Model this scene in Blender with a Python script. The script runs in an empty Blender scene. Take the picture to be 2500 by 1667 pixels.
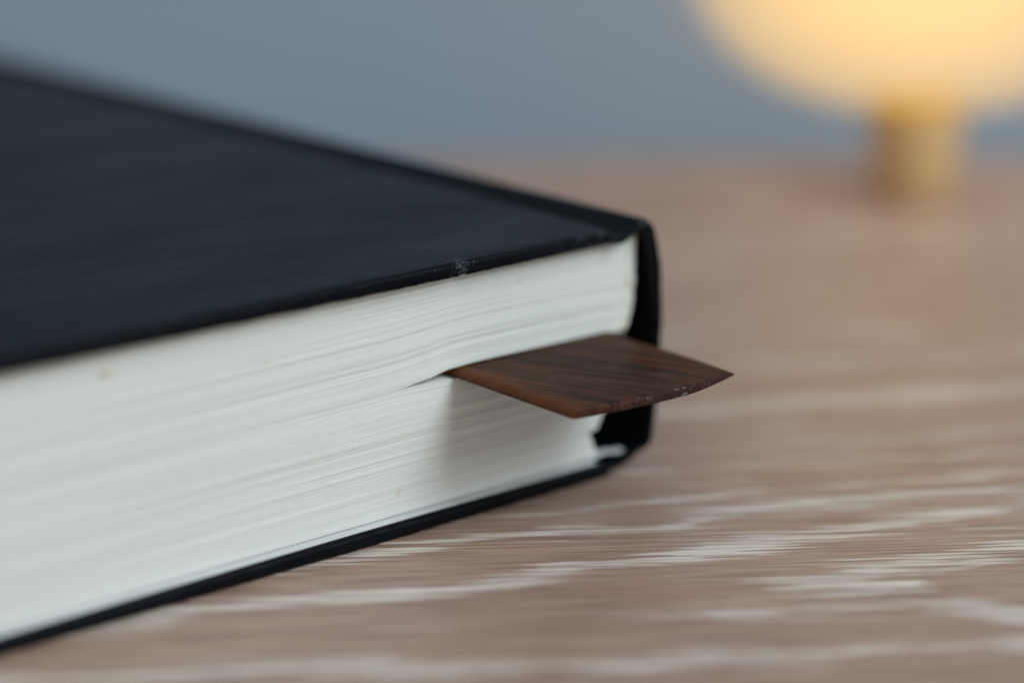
import bpy, bmesh, math, random
from mathutils import Vector, Matrix, noise

random.seed(7)
sc = bpy.context.scene
col = sc.collection
MM = 0.001

# ------------------------------------------------------------------ camera
cam_d = bpy.data.cameras.new('camera')
cam = bpy.data.objects.new('camera', cam_d)
col.objects.link(cam)
cam.location = (0, 0, 0.12838)
cam.rotation_euler = (math.radians(90 - 16.131), 0, 0)
cam_d.sensor_width = 36.0
cam_d.lens = 86.4
cam_d.clip_start = 0.01
cam_d.clip_end = 50
cam_d.dof.use_dof = True
cam_d.dof.focus_distance = 0.3575
cam_d.dof.aperture_fstop = 4.6
sc.camera = cam

# ------------------------------------------------------------------ ambient light of the room
world = bpy.data.worlds.new('World')
sc.world = world
world.use_nodes = True
bgn = world.node_tree.nodes['Background']
bgn.inputs['Color'].default_value = (1.0, 0.975, 0.94, 1)
bgn.inputs['Strength'].default_value = 0.44

# ------------------------------------------------------------------ window light
def area(name, loc, target, sx, sy, watts, color):
    d = bpy.data.lights.new(name, 'AREA')
    d.shape = 'RECTANGLE'; d.size = sx; d.size_y = sy
    d.energy = watts; d.color = color
    o = bpy.data.objects.new(name, d); col.objects.link(o)
    o.location = loc
    o.rotation_euler = (Vector(target) - Vector(loc)).to_track_quat('-Z', 'Y').to_euler()
    return o

YAW = math.radians(40.852)
CORNER = Vector((0.02088, 0.37163, 0.0))
HEADN = Vector((math.sin(YAW), -math.cos(YAW), 0))      # out of the page edges
ALONG = Vector((math.cos(YAW), math.sin(YAW), 0))       # along the head edge towards the spine
key_dir = (HEADN * 0.78 + ALONG * 0.22 + Vector((0, 0, 0.66))).normalized()
area('window_light', CORNER + key_dir * 1.7, CORNER, 0.75, 1.0, 18.2, (0.86, 0.975, 1.0))

# ------------------------------------------------------------------ exposure
sc.view_settings.view_transform = 'Standard'
sc.view_settings.look = 'None'
sc.view_settings.exposure = 0.0
sc.view_settings.gamma = 1.0
sc.view_settings.use_curve_mapping = False
sc.cycles.use_denoising = True
sc.cycles.use_adaptive_sampling = True
sc.cycles.adaptive_threshold = 0.015
sc.cycles.max_bounces = 5
sc.cycles.diffuse_bounces = 3
sc.cycles.glossy_bounces = 2
sc.cycles.volume_bounces = 0

# ------------------------------------------------------------------ helpers
def tag(o, label=None, cat=None, group=None, kind=None):
    if label: o['label'] = label
    if cat: o['category'] = cat
    if group: o['group'] = group
    if kind: o['kind'] = kind
    return o

def empty(name, loc, rz=0.0):
    o = bpy.data.objects.new(name, None); col.objects.link(o)
    o.location = loc; o.rotation_euler = (0, 0, rz); o.empty_display_size = 0.02
    return o

def mesh_obj(name, verts, faces, mat, parent=None, smooth=True, attrs=None):
    me = bpy.data.meshes.new(name)
    me.from_pydata(verts, [], faces)
    me.update()
    bm = bmesh.new(); bm.from_mesh(me)
    bmesh.ops.recalc_face_normals(bm, faces=bm.faces)
    bm.to_mesh(me); bm.free()
    if smooth:
        me.polygons.foreach_set('use_smooth', [True] * len(me.polygons))
        me.set_sharp_from_angle(angle=math.radians(40))
    for k, vals in (attrs or {}).items():
        a = me.attributes.new(k, 'FLOAT', 'POINT')
        a.data.foreach_set('value', vals)
    o = bpy.data.objects.new(name, me); col.objects.link(o)
    if mat: me.materials.append(mat)
    o.parent = parent
    return o

def spline(pts, n):
    """Catmull-Rom through 2D points, n samples a span."""
    out = []
    P = [pts[0]] + list(pts) + [pts[-1]]
    for i in range(1, len(P) - 2):
        p0, p1, p2, p3 = P[i-1], P[i], P[i+1], P[i+2]
        for k in range(n):
            s = k / n
            out.append(tuple(0.5 * ((2*p1[j]) + (-p0[j]+p2[j])*s + (2*p0[j]-5*p1[j]+4*p2[j]-p3[j])*s*s
                                    + (-p0[j]+3*p1[j]-3*p2[j]+p3[j])*s**3) for j in (0, 1)))
    out.append(tuple(pts[-1]))
    return out

def interp(x, tab):
    if x <= tab[0][0]: return tab[0][1]
    for (a, va), (b, vb) in zip(tab, tab[1:]):
        if x <= b:
            s = (x - a) / (b - a); s = s*s*(3 - 2*s)
            return va + (vb - va) * s
    return tab[-1][1]

class Nodes:
    def __init__(self, name):
        self.m = bpy.data.materials.new(name); self.m.use_nodes = True
        self.t = self.m.node_tree
        self.b = self.t.nodes['Principled BSDF']
    def n(self, kind, **kw):
        nd = self.t.nodes.new(kind)
        for k, v in kw.items():
            if k in nd.inputs: nd.inputs[k].default_value = v
            else: setattr(nd, k, v)
        return nd
    def link(self, a, b): self.t.links.new(a, b)
    def coord(self, scale, rot=(0, 0, 0), src='Object'):
        tc = self.n('ShaderNodeTexCoord')
        r = self.n('ShaderNodeMapping'); r.inputs['Rotation'].default_value = rot
        self.link(tc.outputs[src], r.inputs['Vector'])
        s = self.n('ShaderNodeMapping'); s.inputs['Scale'].default_value = scale
        self.link(r.outputs[0], s.inputs['Vector'])
        return s.outputs[0]
    def noise(self, vec, scale=1.0, detail=3.0, rough=0.55, dist=0.0):
        nd = self.n('ShaderNodeTexNoise')
        nd.inputs['Scale'].default_value = scale; nd.inputs['Detail'].default_value = detail
        nd.inputs['Roughness'].default_value = rough; nd.inputs['Distortion'].default_value = dist
        self.link(vec, nd.inputs['Vector'])
        return nd.outputs['Fac']
    def ramp(self, fac, stops, interp='LINEAR'):
        nd = self.n('ShaderNodeValToRGB'); cr = nd.color_ramp; cr.interpolation = interp
        while len(cr.elements) < len(stops): cr.elements.new(0.5)
        for e, (p, c) in zip(cr.elements, stops):
            e.position = p; e.color = (*c, 1) if len(c) == 3 else c
        self.link(fac, nd.inputs[0])
        return nd.outputs[0]
    def math(self, op, a, b=None, clamp=False):
        nd = self.n('ShaderNodeMath'); nd.operation = op; nd.use_clamp = clamp
        for i, v in enumerate((a, b)):
            if v is None: continue
            if isinstance(v, (int, float)): nd.inputs[i].default_value = v
            else: self.link(v, nd.inputs[i])
        return nd.outputs[0]
    def smooth(self, v, lo, hi):
        nd = self.n('ShaderNodeMapRange'); nd.interpolation_type = 'SMOOTHSTEP'
        self.link(v, nd.inputs['Value'])
        nd.inputs['From Min'].default_value = lo; nd.inputs['From Max'].default_value = hi
        return nd.outputs[0]
    def mix(self, fac, a, b, blend='MIX'):
        nd = self.n('ShaderNodeMix'); nd.data_type = 'RGBA'; nd.blend_type = blend
        for sock, v in ((nd.inputs[0], fac), (nd.inputs[6], a), (nd.inputs[7], b)):
            if isinstance(v, (int, float)): sock.default_value = v
            elif isinstance(v, tuple): sock.default_value = (*v, 1)
            else: self.link(v, sock)
        return nd.outputs[2]
    def attr(self, name):
        nd = self.n('ShaderNodeAttribute'); nd.attribute_name = name
        return nd.outputs['Fac']
    def bump(self, h, strength, dist):
        nd = self.n('ShaderNodeBump'); nd.inputs['Strength'].default_value = strength
        nd.inputs['Distance'].default_value = dist
        self.link(h, nd.inputs['Height']); self.link(nd.outputs[0], self.b.inputs['Normal'])
    def set(self, **kw):
        for k, v in kw.items():
            s = self.b.inputs[k.replace('_', ' ')]
            if isinstance(v, (int, float)): s.default_value = v
            elif isinstance(v, tuple): s.default_value = (*v, 1)
            else: self.link(v, s)
        return self.m

# ------------------------------------------------------------------ materials
def mat_table():
    m = Nodes('limed_wood')
    R = (0, 0, math.radians(-4.5))
    fine = m.noise(m.coord((30, 1150, 1), R), detail=5, rough=0.66)
    fine2 = m.noise(m.coord((44, 1500, 1), R), detail=3, rough=0.65)
    broad = m.noise(m.coord((12, 60, 1), R), detail=3)
    tone = m.noise(m.coord((7, 120, 1), R), detail=4, rough=0.6)
    base = m.ramp(tone, [(0.28, (0.280, 0.170, 0.128)), (0.5, (0.358, 0.230, 0.180)), (0.72, (0.412, 0.287, 0.236))])
    lines = m.smooth(fine2, 0.36, 0.60)
    base = m.mix(0.50, base, m.mix(lines, (0.16, 0.095, 0.075), (0.52, 0.36, 0.285)))
    orange = m.smooth(broad, 0.50, 0.72)
    base = m.mix(m.math('MULTIPLY', orange, 0.38), base, (0.42, 0.225, 0.135))
    d = m.math('ADD', m.attr('grain'), m.math('MULTIPLY', m.math('SUBTRACT', fine, 0.5), 4.0))
    d = m.math('ADD', d, m.math('MULTIPLY', m.math('SUBTRACT', fine2, 0.5), 1.5))
    pale = m.smooth(d, 0.46, 0.78)
    strand = m.math('ADD', 0.30, m.math('MULTIPLY', m.smooth(fine2, 0.40, 0.56), 0.62))
    c = m.mix(m.math('MULTIPLY', pale, strand), base, (0.74, 0.685, 0.62))
    # small dark specks and pores
    sp = m.noise(m.coord((170, 330, 1), R), detail=1)
    speck = m.smooth(sp, 0.755, 0.80)
    c = m.mix(m.math('MULTIPLY', speck, 0.45), c, (0.09, 0.06, 0.05))
    h = m.math('ADD', m.math('MULTIPLY', fine2, 0.6), m.math('MULTIPLY', pale, 0.3))
    m.bump(h, 0.25, 0.00025)
    return m.set(Base_Color=c, Roughness=0.40)

def mat_leather(worn=True):
    m = Nodes('black_leather')
    v = m.coord((1, 1, 1))
    g = m.noise(v, 2600, 3, 0.6)
    big = m.noise(m.coord((25, 60, 25)), 1, 4)
    c = m.ramp(big, [(0.3, (0.0012, 0.0020, 0.0036)), (0.7, (0.0030, 0.0042, 0.0066))])
    r = m.ramp(big, [(0.3, (0.30,)*3), (0.7, (0.44,)*3)])
    if worn:
        w = m.attr('wear')
        s = m.noise(m.coord((1500, 1500, 1500)), 1, 4, 0.75)
        k = m.smooth(m.math('ADD', m.math('MULTIPLY', w, 0.30), m.math('MULTIPLY', s, 0.9)), 0.60, 0.80)
        k = m.math('MULTIPLY', k, m.smooth(w, 0.02, 0.2))
        c = m.mix(m.math('MULTIPLY', k, 0.65), c, (0.10, 0.13, 0.16))
    g = m.math('ADD', m.math('MULTIPLY', g, 0.5), m.math('MULTIPLY', m.noise(m.coord((160, 300, 160)), 1, 4, 0.6), 2.2))
    m.bump(g, 0.30, 0.00018)
    m.b.inputs['Specular IOR Level'].default_value = 0.10
    return m.set(Base_Color=c, Roughness=r)

def mat_paper():
    m = Nodes('page_paper')
    a = m.noise(m.coord((18, 60, 600)), 1, 3)
    c = m.ramp(a, [(0.3, (0.775, 0.79, 0.765)), (0.7, (0.835, 0.855, 0.84))])
    # a little dried glue beside the spine, and stray foxing spots
    g = m.math('MULTIPLY', m.attr('glue'), m.smooth(m.noise(m.coord((300, 300, 190)), 1, 3), 0.46, 0.66))
    c = m.mix(m.math('MULTIPLY', g, 0.55), c, (0.62, 0.50, 0.30))
    f = m.smooth(m.noise(m.coord((160, 160, 200)), 1, 1), 0.775, 0.82)
    c = m.mix(m.math('MULTIPLY', f, 0.5), c, (0.60, 0.42, 0.26))
    m.set(Base_Color=c, Roughness=0.75)
    m.b.inputs['Specular IOR Level'].default_value = 0.25
    return m.m

def mat_endpaper():
    m = Nodes('endpaper')
    a = m.noise(m.coord((90, 90, 90)), 1, 3)
    return m.set(Base_Color=m.ramp(a, [(0.3, (0.68, 0.71, 0.72)), (0.7, (0.76, 0.79, 0.80))]), Roughness=0.6)

def mat_lining():
    m = Nodes('spine_lining_cloth')
    a = m.noise(m.coord((900, 900, 900)), 1, 2)
    return m.set(Base_Color=m.ramp(a, [(0.3, (0.14, 0.13, 0.12)), (0.7, (0.24, 0.23, 0.21))]), Roughness=0.9)

def mat_walnut():
    m = Nodes('walnut')
    R = (0, 0, math.radians(-25))
    warp = m.noise(m.coord((60, 25, 60), R), 1, 2)
    band = m.noise(m.coord((230, 14, 60), R), 1, 3, 0.6, 0.4)
    fine = m.noise(m.coord((1500, 60, 400), R), 1, 4, 0.6)
    pore = m.noise(m.coord((2000, 170, 700), R), 1, 2, 0.5)
    c = m.ramp(band, [(0.32, (0.008, 0.0034, 0.0022)), (0.44, (0.030, 0.0105, 0.0050)), (0.52, (0.050, 0.017, 0.0070)),
                      (0.59, (0.135, 0.043, 0.013)), (0.70, (0.026, 0.0095, 0.0045))])
    c = m.mix(0.55, c, m.mix(m.smooth(fine, 0.41, 0.59), (0.010, 0.0045, 0.003), (0.078, 0.031, 0.014)))
    c = m.mix(m.math('MULTIPLY', m.smooth(pore, 0.58, 0.68), 0.8), c, (0.006, 0.004, 0.003))
    e = m.attr('edge')
    c = m.mix(m.math('MULTIPLY', e, 0.6), c, (0.150, 0.048, 0.018))
    # scuffed end grain
    w = m.attr('wear')
    s = m.noise(m.coord((800, 800, 1200)), 1, 3, 0.7)
    c = m.mix(m.math('MULTIPLY', w, 0.8), c, (0.030, 0.013, 0.012))
    k = m.math('MULTIPLY', w, m.smooth(s, 0.58, 0.70))
    c = m.mix(m.math('MULTIPLY', k, 0.55), c, (0.34, 0.30, 0.32))
    dust_sheen = m.math('MULTIPLY', m.smooth(m.noise(m.coord((110, 160, 100), R), 1, 3), 0.54, 0.74), 0.06)  # pale dust blotches, with the wood's soft sheen painted into their colour
    c = m.mix(dust_sheen, c, (0.30, 0.27, 0.26))
    m.bump(m.math('ADD', fine, pore), 0.2, 0.00012)
    m.b.inputs['Specular IOR Level'].default_value = 0.12
    return m.set(Base_Color=c, Roughness=0.52)

def mat_wall():
    m = Nodes('blue_grey_paint')
    a = m.noise(m.coord((3, 3, 3)), 1, 3)
    c = m.ramp(a, [(0.3, (0.285, 0.375, 0.50)), (0.7, (0.315, 0.41, 0.53))])
    m.bump(m.noise(m.coord((400, 400, 400)), 1, 2), 0.15, 0.0005)
    return m.set(Base_Color=c, Roughness=0.8)

def mat_glow():
    # clouded glass filled with light: the body of the globe itself gives off the glow
    m = Nodes('lit_clouded_glass')
    m.set(Base_Color=(0.85, 0.75, 0.55), Roughness=0.5, Alpha=0.06)
    v = m.n('ShaderNodeEmission')
    v.inputs['Color'].default_value = (1.0, 0.54, 0.055, 1)
    v.inputs['Strength'].default_value = 8.6
    out = m.t.nodes['Material Output']
    m.link(v.outputs[0], out.inputs['Volume'])
    return m.m

def mat_oak():
    m = Nodes('honey_wood')
    a = m.noise(m.coord((300, 300, 30)), 1, 4)
    return m.set(Base_Color=m.ramp(a, [(0.3, (0.60, 0.41, 0.20)), (0.7, (0.68, 0.48, 0.25))]), Roughness=0.45)

def mat_brass():
    m = Nodes('brass')
    a = m.noise(m.coord((200, 200, 200)), 1, 2)
    return m.set(Base_Color=m.ramp(a, [(0.3, (0.55, 0.38, 0.14)), (0.7, (0.62, 0.44, 0.18))]), Metallic=1.0, Roughness=0.4)

M_table, M_leather, M_paper, M_end = mat_table(), mat_leather(), mat_paper(), mat_endpaper()
M_lin, M_walnut, M_wall, M_glow, M_oak, M_brass = mat_lining(), mat_walnut(), mat_wall(), mat_glow(), mat_oak(), mat_brass()

# ------------------------------------------------------------------ wall
def box(x0, x1, y0, y1, z0, z1):
    v = [(x, y, z) for x in (x0, x1) for y in (y0, y1) for z in (z0, z1)]
    f = [(0, 1, 3, 2), (4, 6, 7, 5), (0, 4, 5, 1), (2, 3, 7, 6), (0, 2, 6, 4), (1, 5, 7, 3)]
    return v, f

v, f = box(-1.6, 1.6, 0.640, 0.74, -0.75, 1.7)
tag(mesh_obj('wall', v, f, M_wall, smooth=False), 'plain blue grey painted wall behind the table', kind='structure')

# ------------------------------------------------------------------ table
# pale limed streaks of this board: centre lines in millimetres on the table, half width, strength
STREAKS = [
    ([(-30, 343), (-3.1, 347.9), (12.5, 351.9), (26.5, 357.0), (39, 360), (53.5, 363.2), (81.4, 369.7), (140, 384)], 1.5, 0.62),
    ([(-60, 316), (-26.4, 330), (-3, 340.3), (8.7, 343.2), (22.2, 344.6), (31.2, 349.9), (45.3, 353.9), (59.8, 358.1), (77.9, 361.1), (130, 372)], 2.4, 0.80),
    ([(-80, 301), (-52.4, 307.5), (-44.7, 312), (-22.6, 316), (-2.9, 321.4), (10, 328.4), (23.2, 331.9), (33.4, 336.5), (40.4, 340.3), (50.8, 343.5), (61.6, 347.9), (69, 351), (84.8, 355.3), (130, 364)], 2.6, 0.95),
    ([(-90, 286), (-44.5, 290), (-29.5, 292.3), (-2.6, 292.6), (17.9, 294.7), (35.7, 296.9), (47.9, 299.1), (66, 300.6), (79, 303.3), (120, 310)], 3.0, 0.80),
    ([(30, 310.9), (38, 312), (48.3, 313.2), (58.7, 311.9), (69.3, 309), (90, 306)], 2.2, 0.80),
    ([(40, 319.5), (46, 323), (53.7, 328.4), (62, 331.9), (74.7, 336), (110, 346)], 2.6, 0.80),
    ([(44, 320.5), (51.1, 319.5), (58, 321), (62, 325), (70, 331)], 4.2, 0.85),
    ([(48, 318), (56, 316), (63, 314.5), (72, 311), (90, 308)], 2.6, 0.80),
    ([(-120, 268), (-40, 272), (30, 278), (90, 284)], 3.2, 0.75),
    ([(20, 369), (50, 374), (85, 381), (150, 396)], 1.8, 0.62),
    ([(35, 381), (70, 388), (120, 400), (170, 410)], 3.0, 0.55),
]
rr = random.Random(5)
y = 398.0
while y < 640:
    amp, ph = rr.uniform(1, 4), rr.uniform(0, 6)
    STREAKS.append(([(x, y + 0.17 * x + amp * math.sin(x / 38 + ph)) for x in range(-260, 361, 20)], rr.uniform(2, 6), rr.uniform(0.4, 0.7)))
    y += rr.uniform(9, 24)

def seg_d(px, py, a, b):
    dx, dy = b[0]-a[0], b[1]-a[1]
    s = max(0.0, min(1.0, ((px-a[0])*dx + (py-a[1])*dy) / (dx*dx + dy*dy)))
    # across-grain distance counts fully, along-grain distance only a little
    ex, ey = px-(a[0]+s*dx), py-(a[1]+s*dy)
    return math.hypot(ex*0.35, ey)

def grain(x, y):
    best = 0.0
    wob = 1.6 * noise.noise(Vector((x/16, y/5, 3)))
    thick = 0.75 + 0.55 * noise.noise(Vector((x/22, y/9, 11)))
    for pts, w, s in STREAKS:
        if x < pts[0][0]-12 or x > pts[-1][0]+12: continue
        dd = 1e9
        for a, b in zip(pts, pts[1:]):
            if a[0]-14 <= x <= b[0]+14:
                dd = min(dd, seg_d(x, y+wob, a, b))
        if dd < w*4:
            best = max(best, s * math.exp(-(dd/(w*thick*1.25+0.2))**2))
    # the dark heart of the cathedral figure
    q = ((x-73)/15.0)**2 + ((y-323.5-0.12*(x-70))/5.2)**2
    if q < 1.6: best *= max(0.0, min(1.0, (q-0.75)/0.6))
    return best

def axis(lo, hi, dlo, dhi, fine):
    out = [lo + (dlo-lo)*i/8 for i in range(8)]
    n = int((dhi-dlo)/fine)
    out += [dlo + (dhi-dlo)*i/n for i in range(n+1)]
    out += [dhi + (hi-dhi)*i/8 for i in range(1, 9)]
    return out

TX = axis(-700, 700, -150, 200, 1.6)
TY = axis(-80, 613, 255, 605, 1.1)
nx, ny = len(TX), len(TY)
tv, ga, tf = [], [], []
for yy in TY:
    for xx in TX:
        tv.append((xx*MM, yy*MM, 0.0))
        ga.append(grain(xx, yy) if (-150 <= xx <= 200 and 255 <= yy <= 605) else 0.25*max(0, math.sin(yy/7+xx/60)))
for j in range(ny-1):
    for i in range(nx-1):
        a = j*nx+i
        tf.append((a, a+1, a+nx+1, a+nx))
rim = [i for i in range(nx)] + [j*nx+nx-1 for j in range(1, ny)] + [(ny-1)*nx+i for i in range(nx-2, -1, -1)] + [j*nx for j in range(ny-2, 0, -1)]
prev = rim
for off, dz in ((0.0015, -0.0006), (0.002, -0.002), (0.002, -0.028)):
    cur = []
    for k in rim:
        x0, y0, _ = tv[k]
        sx = off if x0 > 0.699 else (-off if x0 < -0.699 else 0)
        sy = off if y0 > 0.6129 else (-off if y0 < -0.0799 else 0)
        cur.append(len(tv)); tv.append((x0+sx, y0+sy, dz)); ga.append(0.2)
    for q in range(len(rim)):
        q2 = (q+1) % len(rim)
        tf.append((prev[q], prev[q2], cur[q2], cur[q]))
    prev = cur
tf.append(tuple(prev))
table = empty('table', (0, 0.27, 0))
tag(table, 'pinkish brown limed wooden table with pale streaky grain under the book', 'table')
top = mesh_obj('tabletop', [(a, b-0.27, c) for a, b, c in tv], tf, M_table, table, attrs={'grain': ga})
for sx in (-0.64, 0.64):
    for sy in (-0.29, 0.28):
        v, f = box(sx-0.025, sx+0.025, sy-0.025, sy+0.025, -0.74, -0.027)
        mesh_obj('leg', v, f, M_table, table, smooth=False)

# ------------------------------------------------------------------ book
# local frame: x along the head edge away from the spine, y along the spine away from the page edge shown, z up (mm)
BOOKL, BOOKW = 214.0, 141.0
book = empty('book', CORNER)
ex, ey = -ALONG, -HEADN
book.matrix_world = Matrix(((ex.x, ey.x, 0, CORNER.x), (ex.y, ey.y, 0, CORNER.y), (0, 0, 1, 0), (0, 0, 0, 1)))
# x (left) and y (away) give a left-handed frame with z up, so x is negated in the meshes below
book.matrix_world = Matrix(((-ex.x, ey.x, 0, CORNER.x), (-ex.y, ey.y, 0, CORNER.y), (0, 0, 1, 0), (0, 0, 0, 1)))
tag(book, 'thick black leather hardcover book lying flat with cream page edges showing', 'book')

def L(t, b, z):
    return (-t*MM, b*MM, z*MM)

def board(name, z0, z1, seed, worn):
    """a wrapped board: rounded section in y-z, stations along x"""
    r = 0.75
    sec = []
    nb = 60
    def arc(cy, cz, a0):
        return [(cy + r*math.cos(math.radians(a0 + 15*k)), cz + r*math.sin(math.radians(a0 + 15*k))) for k in range(7)]
    sec += arc(r, z0+r, 180) + [(r + (BOOKL-2*r)*k/nb, z0) for k in range(1, nb)]
    sec += arc(BOOKL-r, z0+r, 270) + arc(BOOKL-r, z1-r, 0)
    sec += [(BOOKL-r - (BOOKL-2*r)*k/nb, z1) for k in range(1, nb)] + arc(r, z1-r, 90)
    T0 = 6.9
    st = [T0, T0+0.15, T0+0.45, T0+0.9] + [T0+1.4+0.35*i for i in range(150)] + [T0+54.5+1.0*i for i in range(40)]
    x = st[-1]
    while x < BOOKW-2: x += 3.0; st.append(min(x, BOOKW-1))
    st += [BOOKW-0.5, BOOKW-0.2, BOOKW]
    vv, ff, wear = [], [], []
    zc = (z0+z1)/2
    for t in st:
        e = min(t-T0, BOOKW-t)
        ins = 0.0 if e >= 0.9 else 0.75*(1-math.sqrt(max(0, 1-((0.9-e)/0.9)**2)))
        for (b, z) in sec:
            bb, zz = b, z
            if ins:
                zz = zc + (z-zc)*max(0.05, (1-ins/1.2))
                bb = max(ins*0.6, min(BOOKL-ins*0.6, b))
            w = 0.0
            if b < 1.2:
                nz = noise.noise(Vector((t*0.35, z*0.8, seed)))
                n2 = noise.noise(Vector((t*1.3, z*1.5, seed+9)))
                bb += 0.10*nz + 0.06*n2
                zz += (0.09*noise.noise(Vector((t*0.22, 2, seed))) + 0.05*n2) * (1 if abs(z-zc) > 0.5 else 0.4)
                w = 0.20 + 0.25*nz
                if worn == 1:
                    k = math.exp(-((t-37.2)/1.5)**2)       # bruised spot on the head edge
                    kn = noise.noise(Vector((t*1.9, z*1.7, 31)))
                    bb += k*(0.22 + 0.5*kn)
                    zz += 0.35*k*noise.noise(Vector((t*1.7, z*1.1, 47)))
                    w += 0.6*k
                    w += 0.32*math.exp(-((t-12)/8.0)**2)
                    w -= 0.25 if t > 45 else 0.0
                else:
                    w += 0.12*math.exp(-((t-58)/9.0)**2) - 0.15
                w = max(0.0, min(1.0, w))
            else:
                # slight cockling of the leather on the flat face
                zz += 0.05*noise.noise(Vector((t/18, b/14, seed+4)))
            vv.append(L(t, bb, zz)); wear.append(w)
    ns = len(sec)
    for i in range(len(st)-1):
        for k in range(ns):
            k2 = (k+1) % ns
            ff.append((i*ns+k, i*ns+k2, (i+1)*ns+k2, (i+1)*ns+k))
    ff.append(tuple(range(ns))); ff.append(tuple((len(st)-1)*ns+k for k in range(ns)))
    return mesh_obj(name, vv, ff, M_leather, book, attrs={'wear': wear})

front = board('front_cover', 37.7, 40.0, 1, 1)
front['label'] = 'black front cover with a bruised, scuffed head edge'
back = board('back_cover', 0.0, 2.35, 21, 2)

# spine with its two joints: one strip of leather and card
prof = spline([(9.0, 38.9), (7.4, 38.7), (6.2, 38.5), (4.8, 38.4), (3.2, 39.0), (1.6, 39.9), (0.3, 40.5), (-0.6, 40.45),
               (-1.6, 39.5), (-2.2, 38.3), (-3.05, 35.6), (-3.75, 30.5), (-4.05, 25.5), (-3.95, 20), (-3.7, 15), (-3.05, 9.2),
               (-2.45, 5.4), (-1.9, 3.4), (-1.0, 2.75), (0.3, 2.55), (1.4, 2.1), (2.6, 1.55), (4.2, 1.0), (6.0, 0.95), (9.0, 1.1)], 5)
def offset(pl, d):
    out = []
    for i, p in enumerate(pl):
        a, b = pl[max(0, i-1)], pl[min(len(pl)-1, i+1)]
        dx, dz = b[0]-a[0], b[1]-a[1]; l = math.hypot(dx, dz) or 1
        out.append((p[0] - dz/l*d, p[1] + dx/l*d))
    return out
def thick(z): return 0.9 if (z > 38 or z < 3.2) else 1.6
pin = offset(prof, -1.0)
mid = offset(prof, -0.5)
# make sure the offset goes inwards (towards larger t in the middle of the spine)
if pin[len(pin)//2][0] < prof[len(prof)//2][0]:
    pin = offset(prof, 1.0); mid = offset(prof, 0.5)
stb = [(0.0, 0.75), (0.12, 0.45), (0.35, 0.18), (0.7, 0.0)] + [(1.5+2*i, 0.0) for i in range(12)] + [(28+8.0*i, 0.0) for i in range(24)] + [(BOOKL, 0.0)]
vv, ff, wear = [], [], []
np_ = len(prof)
for b, s in stb:
    ring_o = [(po[0]+(pm[0]-po[0])*s, po[1]+(pm[1]-po[1])*s) for po, pm in zip(prof, mid)]
    ring_i = [(pi_[0]+(pm[0]-pi_[0])*s, pi_[1]+(pm[1]-pi_[1])*s) for pi_, pm in zip(pin, mid)]
    ring = ring_o + ring_i[::-1]
    for (t, z) in ring:
        nz = noise.noise(Vector((t*0.8, z*0.5, 5)))
        j = 0.18*nz if b < 2 else 0.06*noise.noise(Vector((t, z*0.4, b*0.1)))
        vv.append(L(t+0.4*j, b+(0.25*nz if b < 1 else 0), z+0.5*j))
        wear.append(max(0, min(1, (0.25 + 0.3*nz + (0.5 if (z > 39.6 and t < 1.2) else 0)) if b < 0.9 else 0)))
m2 = 2*np_
for i in range(len(stb)-1):
    for k in range(m2):
        k2 = (k+1) % m2
        ff.append((i*m2+k, i*m2+k2, (i+1)*m2+k2, (i+1)*m2+k))
for i in (0, len(stb)-1):
    for k in range(np_-1):
        ff.append((i*m2+k, i*m2+k+1, i*m2+m2-2-k, i*m2+m2-1-k))
mesh_obj('spine', vv, ff, M_leather, book, attrs={'wear': wear})

# dim lining inside the hollow of the spine
lin = spline([(7.5, 33), (2.0, 32.5), (0.0, 28), (-0.6, 20), (0.4, 14), (1.4, 11), (3.0, 10.2)], 5)
vv, ff = [], []
for b in (6.5, 7.0, 40, 200):
    for (t, z) in lin: vv.append(L(t-1.2, b, z))
n = len(lin)
for i in range(3):
    for k in range(n-1): ff.append((i*n+k, i*n+k+1, (i+1)*n+k+1, (i+1)*n+k))
o = mesh_obj('spine_lining', vv, ff, M_lin, book)
md = o.modifiers.new('thickness', 'SOLIDIFY'); md.thickness = 0.0003
# headband-side strip of super seen at the back of the hollow
# ------------------------------------------------------------------ page blocks
FACE = 2.8
def tsamples(t0):
    out = [t0, t0+0.25, t0+0.6, t0+1.2, t0+2.0, t0+3.0]
    x = t0+4.5
    while x < 64: out.append(x); x += 1.7
    while x < 134: out.append(x); x += 6
    out.append(136.0)
    return out

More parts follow.
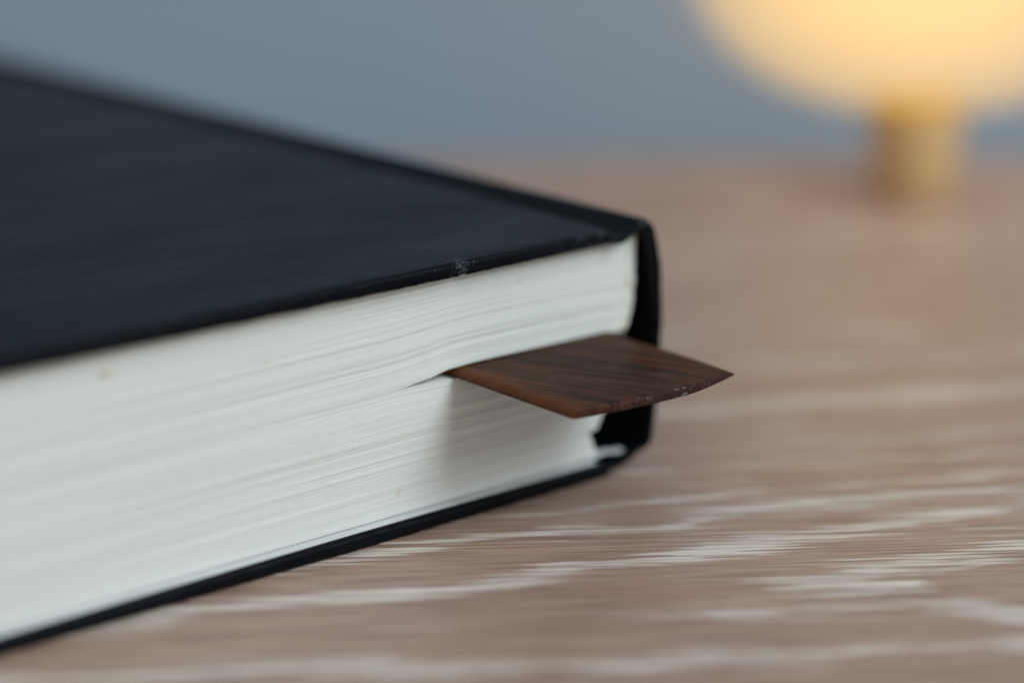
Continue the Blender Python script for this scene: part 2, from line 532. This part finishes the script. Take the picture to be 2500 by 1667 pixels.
def page_block(name, n, zlo, zhi, right, seed, bow):
    """n separate leaves between the surfaces zlo(t) and zhi(t)"""
    R = random.Random(seed)
    vv, ff, glue = [], [], []
    ws = [R.uniform(0.8, 1.2) for _ in range(n)]
    tot = sum(ws); acc = 0.0
    drift = 0.0
    for i in range(n):
        g0 = acc/tot; acc += ws[i]; g1 = acc/tot
        gap = 0.035 if i % 17 == 16 else R.choice((0.008, 0.010, 0.014, 0.02, 0.032))
        drift = 0.78*drift + R.gauss(0, 0.045)
        front_b = FACE + drift + R.uniform(-0.05, 0.05)
        gm = (g0+g1)/2
        t0 = right(gm) + R.uniform(-0.12, 0.12)
        ts = tsamples(t0)
        base = len(vv)
        for t in ts:
            a, c = zlo(t), zhi(t)
            th = c-a
            f_ = lambda g: a + th*g + bow(t, g)
            z0, z1 = f_(g0), f_(g1)-gap
            e = t-t0
            rec = 0.35*math.exp(-e/1.1) + (0.5*max(0.0, min(1.0, (4.6-e)/1.2)) if seed == 1 else 0)
            b = front_b + rec + 0.05*noise.noise(Vector((t/9, gm*8, seed))) + 0.05*noise.noise(Vector((t/30, i*0.5, seed+3)))
            for (bb, zz) in ((b, z0), (b, z1), (211.5, z1), (211.5, z0)):
                vv.append(L(t, bb, zz))
                glue.append(max(0.0, min(1.0, 1-(t-t0-1)/3.0)) if seed == 1 else 0.0)
        m_ = len(ts)
        for q in range(m_-1):
            for k in range(4):
                k2 = (k+1) % 4
                ff.append((base+q*4+k, base+q*4+k2, base+(q+1)*4+k2, base+(q+1)*4+k))
        ff.append((base, base+1, base+2, base+3)); e_ = base+(m_-1)*4
        ff.append((e_+3, e_+2, e_+1, e_))
    o = mesh_obj(name, vv, ff, M_paper, book, smooth=False, attrs={'glue': glue})
    tag(o, kind='stuff')
    return o

# opening round the bookmark: leaves part from t = 52 mm towards the spine
z_up = lambda t: interp(t, [(-1.0, 22.2), (3.2, 22.35), (6.2, 23.05), (32, 23.3), (37, 23.15), (42.5, 22.35), (47, 21.85), (51, 21.68), (70, 21.6), (140, 21.6)])
z_dn = lambda t: interp(t, [(4.0, 21.1), (34, 21.25), (40, 21.6), (47, 21.78), (51, 21.67), (70, 21.58), (140, 21.58)])
z_top = lambda t: 37.62
z_sig = lambda t: interp(t, [(8, 6.9), (20, 6.6), (60, 6.3), (140, 6.2)])
z_sigu = lambda t: interp(t, [(3, 8.1), (8.6, 7.15), (14, 6.8), (20, 6.63), (60, 6.33), (140, 6.23)])
z_bot = lambda t: interp(t, [(7, 3.0), (14, 2.65), (140, 2.6)])
up_right = lambda g: interp(23 + g*14.6, [(23, 1.0), (24, 0.1), (27, -0.7), (31, -1.1), (37.6, -1.3)])
lo_right = lambda g: interp(7 + g*14, [(7, 7.0), (8.5, 6.3), (10, 5.6), (15, 3.6), (21, 1.2)])
sg_right = lambda g: interp(g, [(0, 7.4), (1, 8.6)])
bow_up = lambda t, g: 0.35*math.sin(g*math.pi)*math.sin((t-12)/26.0)*math.exp(-((t-30)/40)**2)
bow_lo = lambda t, g: 0.25*math.sin(g*math.pi)*math.sin((t-20)/30.0)*math.exp(-((t-30)/50)**2)
page_block('page_block', 96, z_up, z_top, up_right, 1, bow_up)
page_block('page_block', 88, z_sigu, z_dn, lo_right, 2, bow_lo)
page_block('page_block', 24, z_bot, z_sig, sg_right, 3, lambda t, g: 0.0)

# endpaper pasted on the back board and its free flap curling into the joint
def sheet(name, pts, b0, b1, th, mat):
    pl = spline(pts, 6)
    vv, ff = [], []
    n = len(pl)
    bs = [b0 + (b1-b0)*k/3 for k in range(4)]
    for b in bs:
        for (t, z) in pl:
            vv.append(L(t, b, z)); vv.append(L(t, b, z+th))
    w = 2*n
    for i in range(len(bs)-1):
        for k in range(n-1):
            ff.append((i*w+2*k+1, i*w+2*k+3, (i+1)*w+2*k+3, (i+1)*w+2*k+1))
            ff.append((i*w+2*k, (i+1)*w+2*k, (i+1)*w+2*k+2, i*w+2*k+2))
    for i in (0, len(bs)-1):
        for k in range(n-1): ff.append((i*w+2*k, i*w+2*k+2, i*w+2*k+3, i*w+2*k+1))
    for k in (0, n-1):
        for i in range(len(bs)-1):
            ff.append((i*w+2*k, i*w+2*k+1, (i+1)*w+2*k+1, (i+1)*w+2*k))
    return mesh_obj(name, vv, ff, mat, book)

sheet('pastedown', [(9.0, 2.36), (40, 2.37), (138, 2.37)], 1.0, 211, 0.08, M_end)
sheet('endpaper', [(0.0, 3.05), (0.9, 2.8), (2.2, 2.6), (3.6, 2.65), (5.0, 2.95), (6.4, 3.05), (7.8, 2.8), (9.4, 2.5)], 2.2, 3.7, 0.30, M_end)

# ------------------------------------------------------------------ bookmark
# a flat walnut slip, 30 mm wide, standing 24 mm out of the page edge
mark = empty('bookmark', (0, 0, 0))
ZB, ZT = 21.45, 23.02
mk_c = book.matrix_world @ Vector(L(21.5, -10, 21.35))
mark.matrix_world = Matrix.Translation(mk_c) @ book.matrix_world.to_3x3().to_4x4()
tag(mark, 'dark walnut wood bookmark sticking out between the pages of the book', 'bookmark')
ts_ = [0.0, 0.012, 0.03, 0.055, 0.085, 0.12, 0.17] + [0.17+0.66*i/24 for i in range(1, 25)] + [0.88, 0.915, 0.945, 0.97, 0.988, 1.0]
bs_ = [0.0, 0.12, 0.3, 0.55, 0.9, 1.4] + [2.2+1.2*i for i in range(20)] + [30+6*i for i in range(16)]
vv, ff, edge, wear = [], [], [], []
def mark_pt(u, s):
    """u 0..1 from the fore-edge side to the spine side, s mm in from the free end; returns t, b, bottom, top"""
    tl = 36.9 - 0.012*s
    tr = 6.4 - 0.028*min(s, 30) - 1.0*math.sin(min(1, s/28.0)*math.pi)*0.55
    t = tl + (tr-tl)*u
    b_end = -23.6 - 2.2*u + 1.1*(u-0.5)**2*4 - 1.1
    b = b_end + s
    # section: rounded edges, thinning to the spine side
    du = u*30.5; dr = (1-u)*30.5
    top, bot = ZT, ZB
    r1 = 1.9
    if du < r1: top -= 0.75*(1-math.sqrt(max(0, 1-((r1-du)/r1)**2)))
    if du < 0.8: bot += 0.45*(1-math.sqrt(max(0, 1-((0.8-du)/0.8)**2)))
    r2 = 1.2
    if dr < r2: top -= 0.18*(1-math.sqrt(max(0, 1-((r2-dr)/r2)**2)))
    if dr < 11: bot += 1.05*((11-dr)/11)**1.6
    r3 = 0.55
    if s < r3:
        k = 1-math.sqrt(max(0, 1-((r3-s)/r3)**2))
        top -= 0.25*k; bot += 0.15*k
    if bot > top-0.08: bot = top-0.08
    return t, b, bot, top
nu, ns = len(ts_), len(bs_)
for s in bs_:
    row = [mark_pt(u, s) for u in ts_]
    for (t, b, bo, to) in row:
        u = (36.9-t)/30.5
        vv.append(tuple(Vector(L(t-21.5, b+10, to-21.35))))
        edge.append(math.exp(-(max(0, u-0.02)/0.075)**2) if s > 0 else 0.3)
        wear.append(max(0.0, 1-s/0.32) * (0.35+0.65*min(1, max(0, (u-0.25)/0.35))))
    for (t, b, bo, to) in row[::-1]:
        u = (36.9-t)/30.5
        vv.append(tuple(Vector(L(t-21.5, b+10, bo-21.35))))
        edge.append(0.55*math.exp(-(max(0, u)/0.06)**2))
        wear.append(max(0.0, 1-s/0.32) * (0.35+0.65*min(1, max(0, (u-0.25)/0.35))))
w = 2*nu
for i in range(ns-1):
    for k in range(w):
        k2 = (k+1) % w
        ff.append((i*w+k, i*w+k2, (i+1)*w+k2, (i+1)*w+k))
for i in (0, ns-1):
    for k in range(nu-1):
        ff.append((i*w+k, i*w+k+1, i*w+w-2-k, i*w+w-1-k))
bmo = mesh_obj('bookmark', vv, ff, M_walnut, None, attrs={'edge': edge, 'wear': wear})
bmo.matrix_world = mark.matrix_world.copy()
for k in ('label', 'category'): bmo[k] = mark[k]
bpy.data.objects.remove(mark)
bmo.name = 'bookmark'

# ------------------------------------------------------------------ lamp
def lathe(name, prof, mat, parent, n=64):
    vv, ff = [], []
    for (r, z) in prof:
        for k in range(n):
            a = 2*math.pi*k/n
            vv.append((r*math.cos(a)*MM, r*math.sin(a)*MM, z*MM))
    for i in range(len(prof)-1):
        for k in range(n):
            k2 = (k+1) % n
            ff.append((i*n+k, i*n+k2, (i+1)*n+k2, (i+1)*n+k))
    ff.append(tuple(range(n))[::-1]); ff.append(tuple((len(prof)-1)*n+k for k in range(n)))
    return mesh_obj(name, vv, ff, mat, parent)

lamp = empty('table_lamp', (0.0950, 0.570, 0))
tag(lamp, 'glowing yellow globe lamp on a short honey wood foot by the wall', 'lamp')
GZ, GA, GH = 60.5, 56.0, 40.5
globe = []
for i in range(41):
    a = -math.pi/2 + math.pi*i/40
    ca, sa = math.cos(a), math.sin(a)
    p = 2/2.25
    globe.append((max(0.8, GA*abs(ca)**p), GZ + GH*(abs(sa)**p)*(1 if sa > 0 else -1)))
lathe('globe', globe, M_glow, lamp)
lathe('foot', [(8.6, 0.0), (9.3, 0.5), (9.7, 1.6), (10.2, 8), (10.8, 16), (11.0, 20), (10.6, 21.0)], M_oak, lamp)
lathe('collar', [(10.6, 20.6), (11.2, 20.9), (11.4, 21.6), (11.2, 22.4), (10.6, 22.8)], M_brass, lamp)
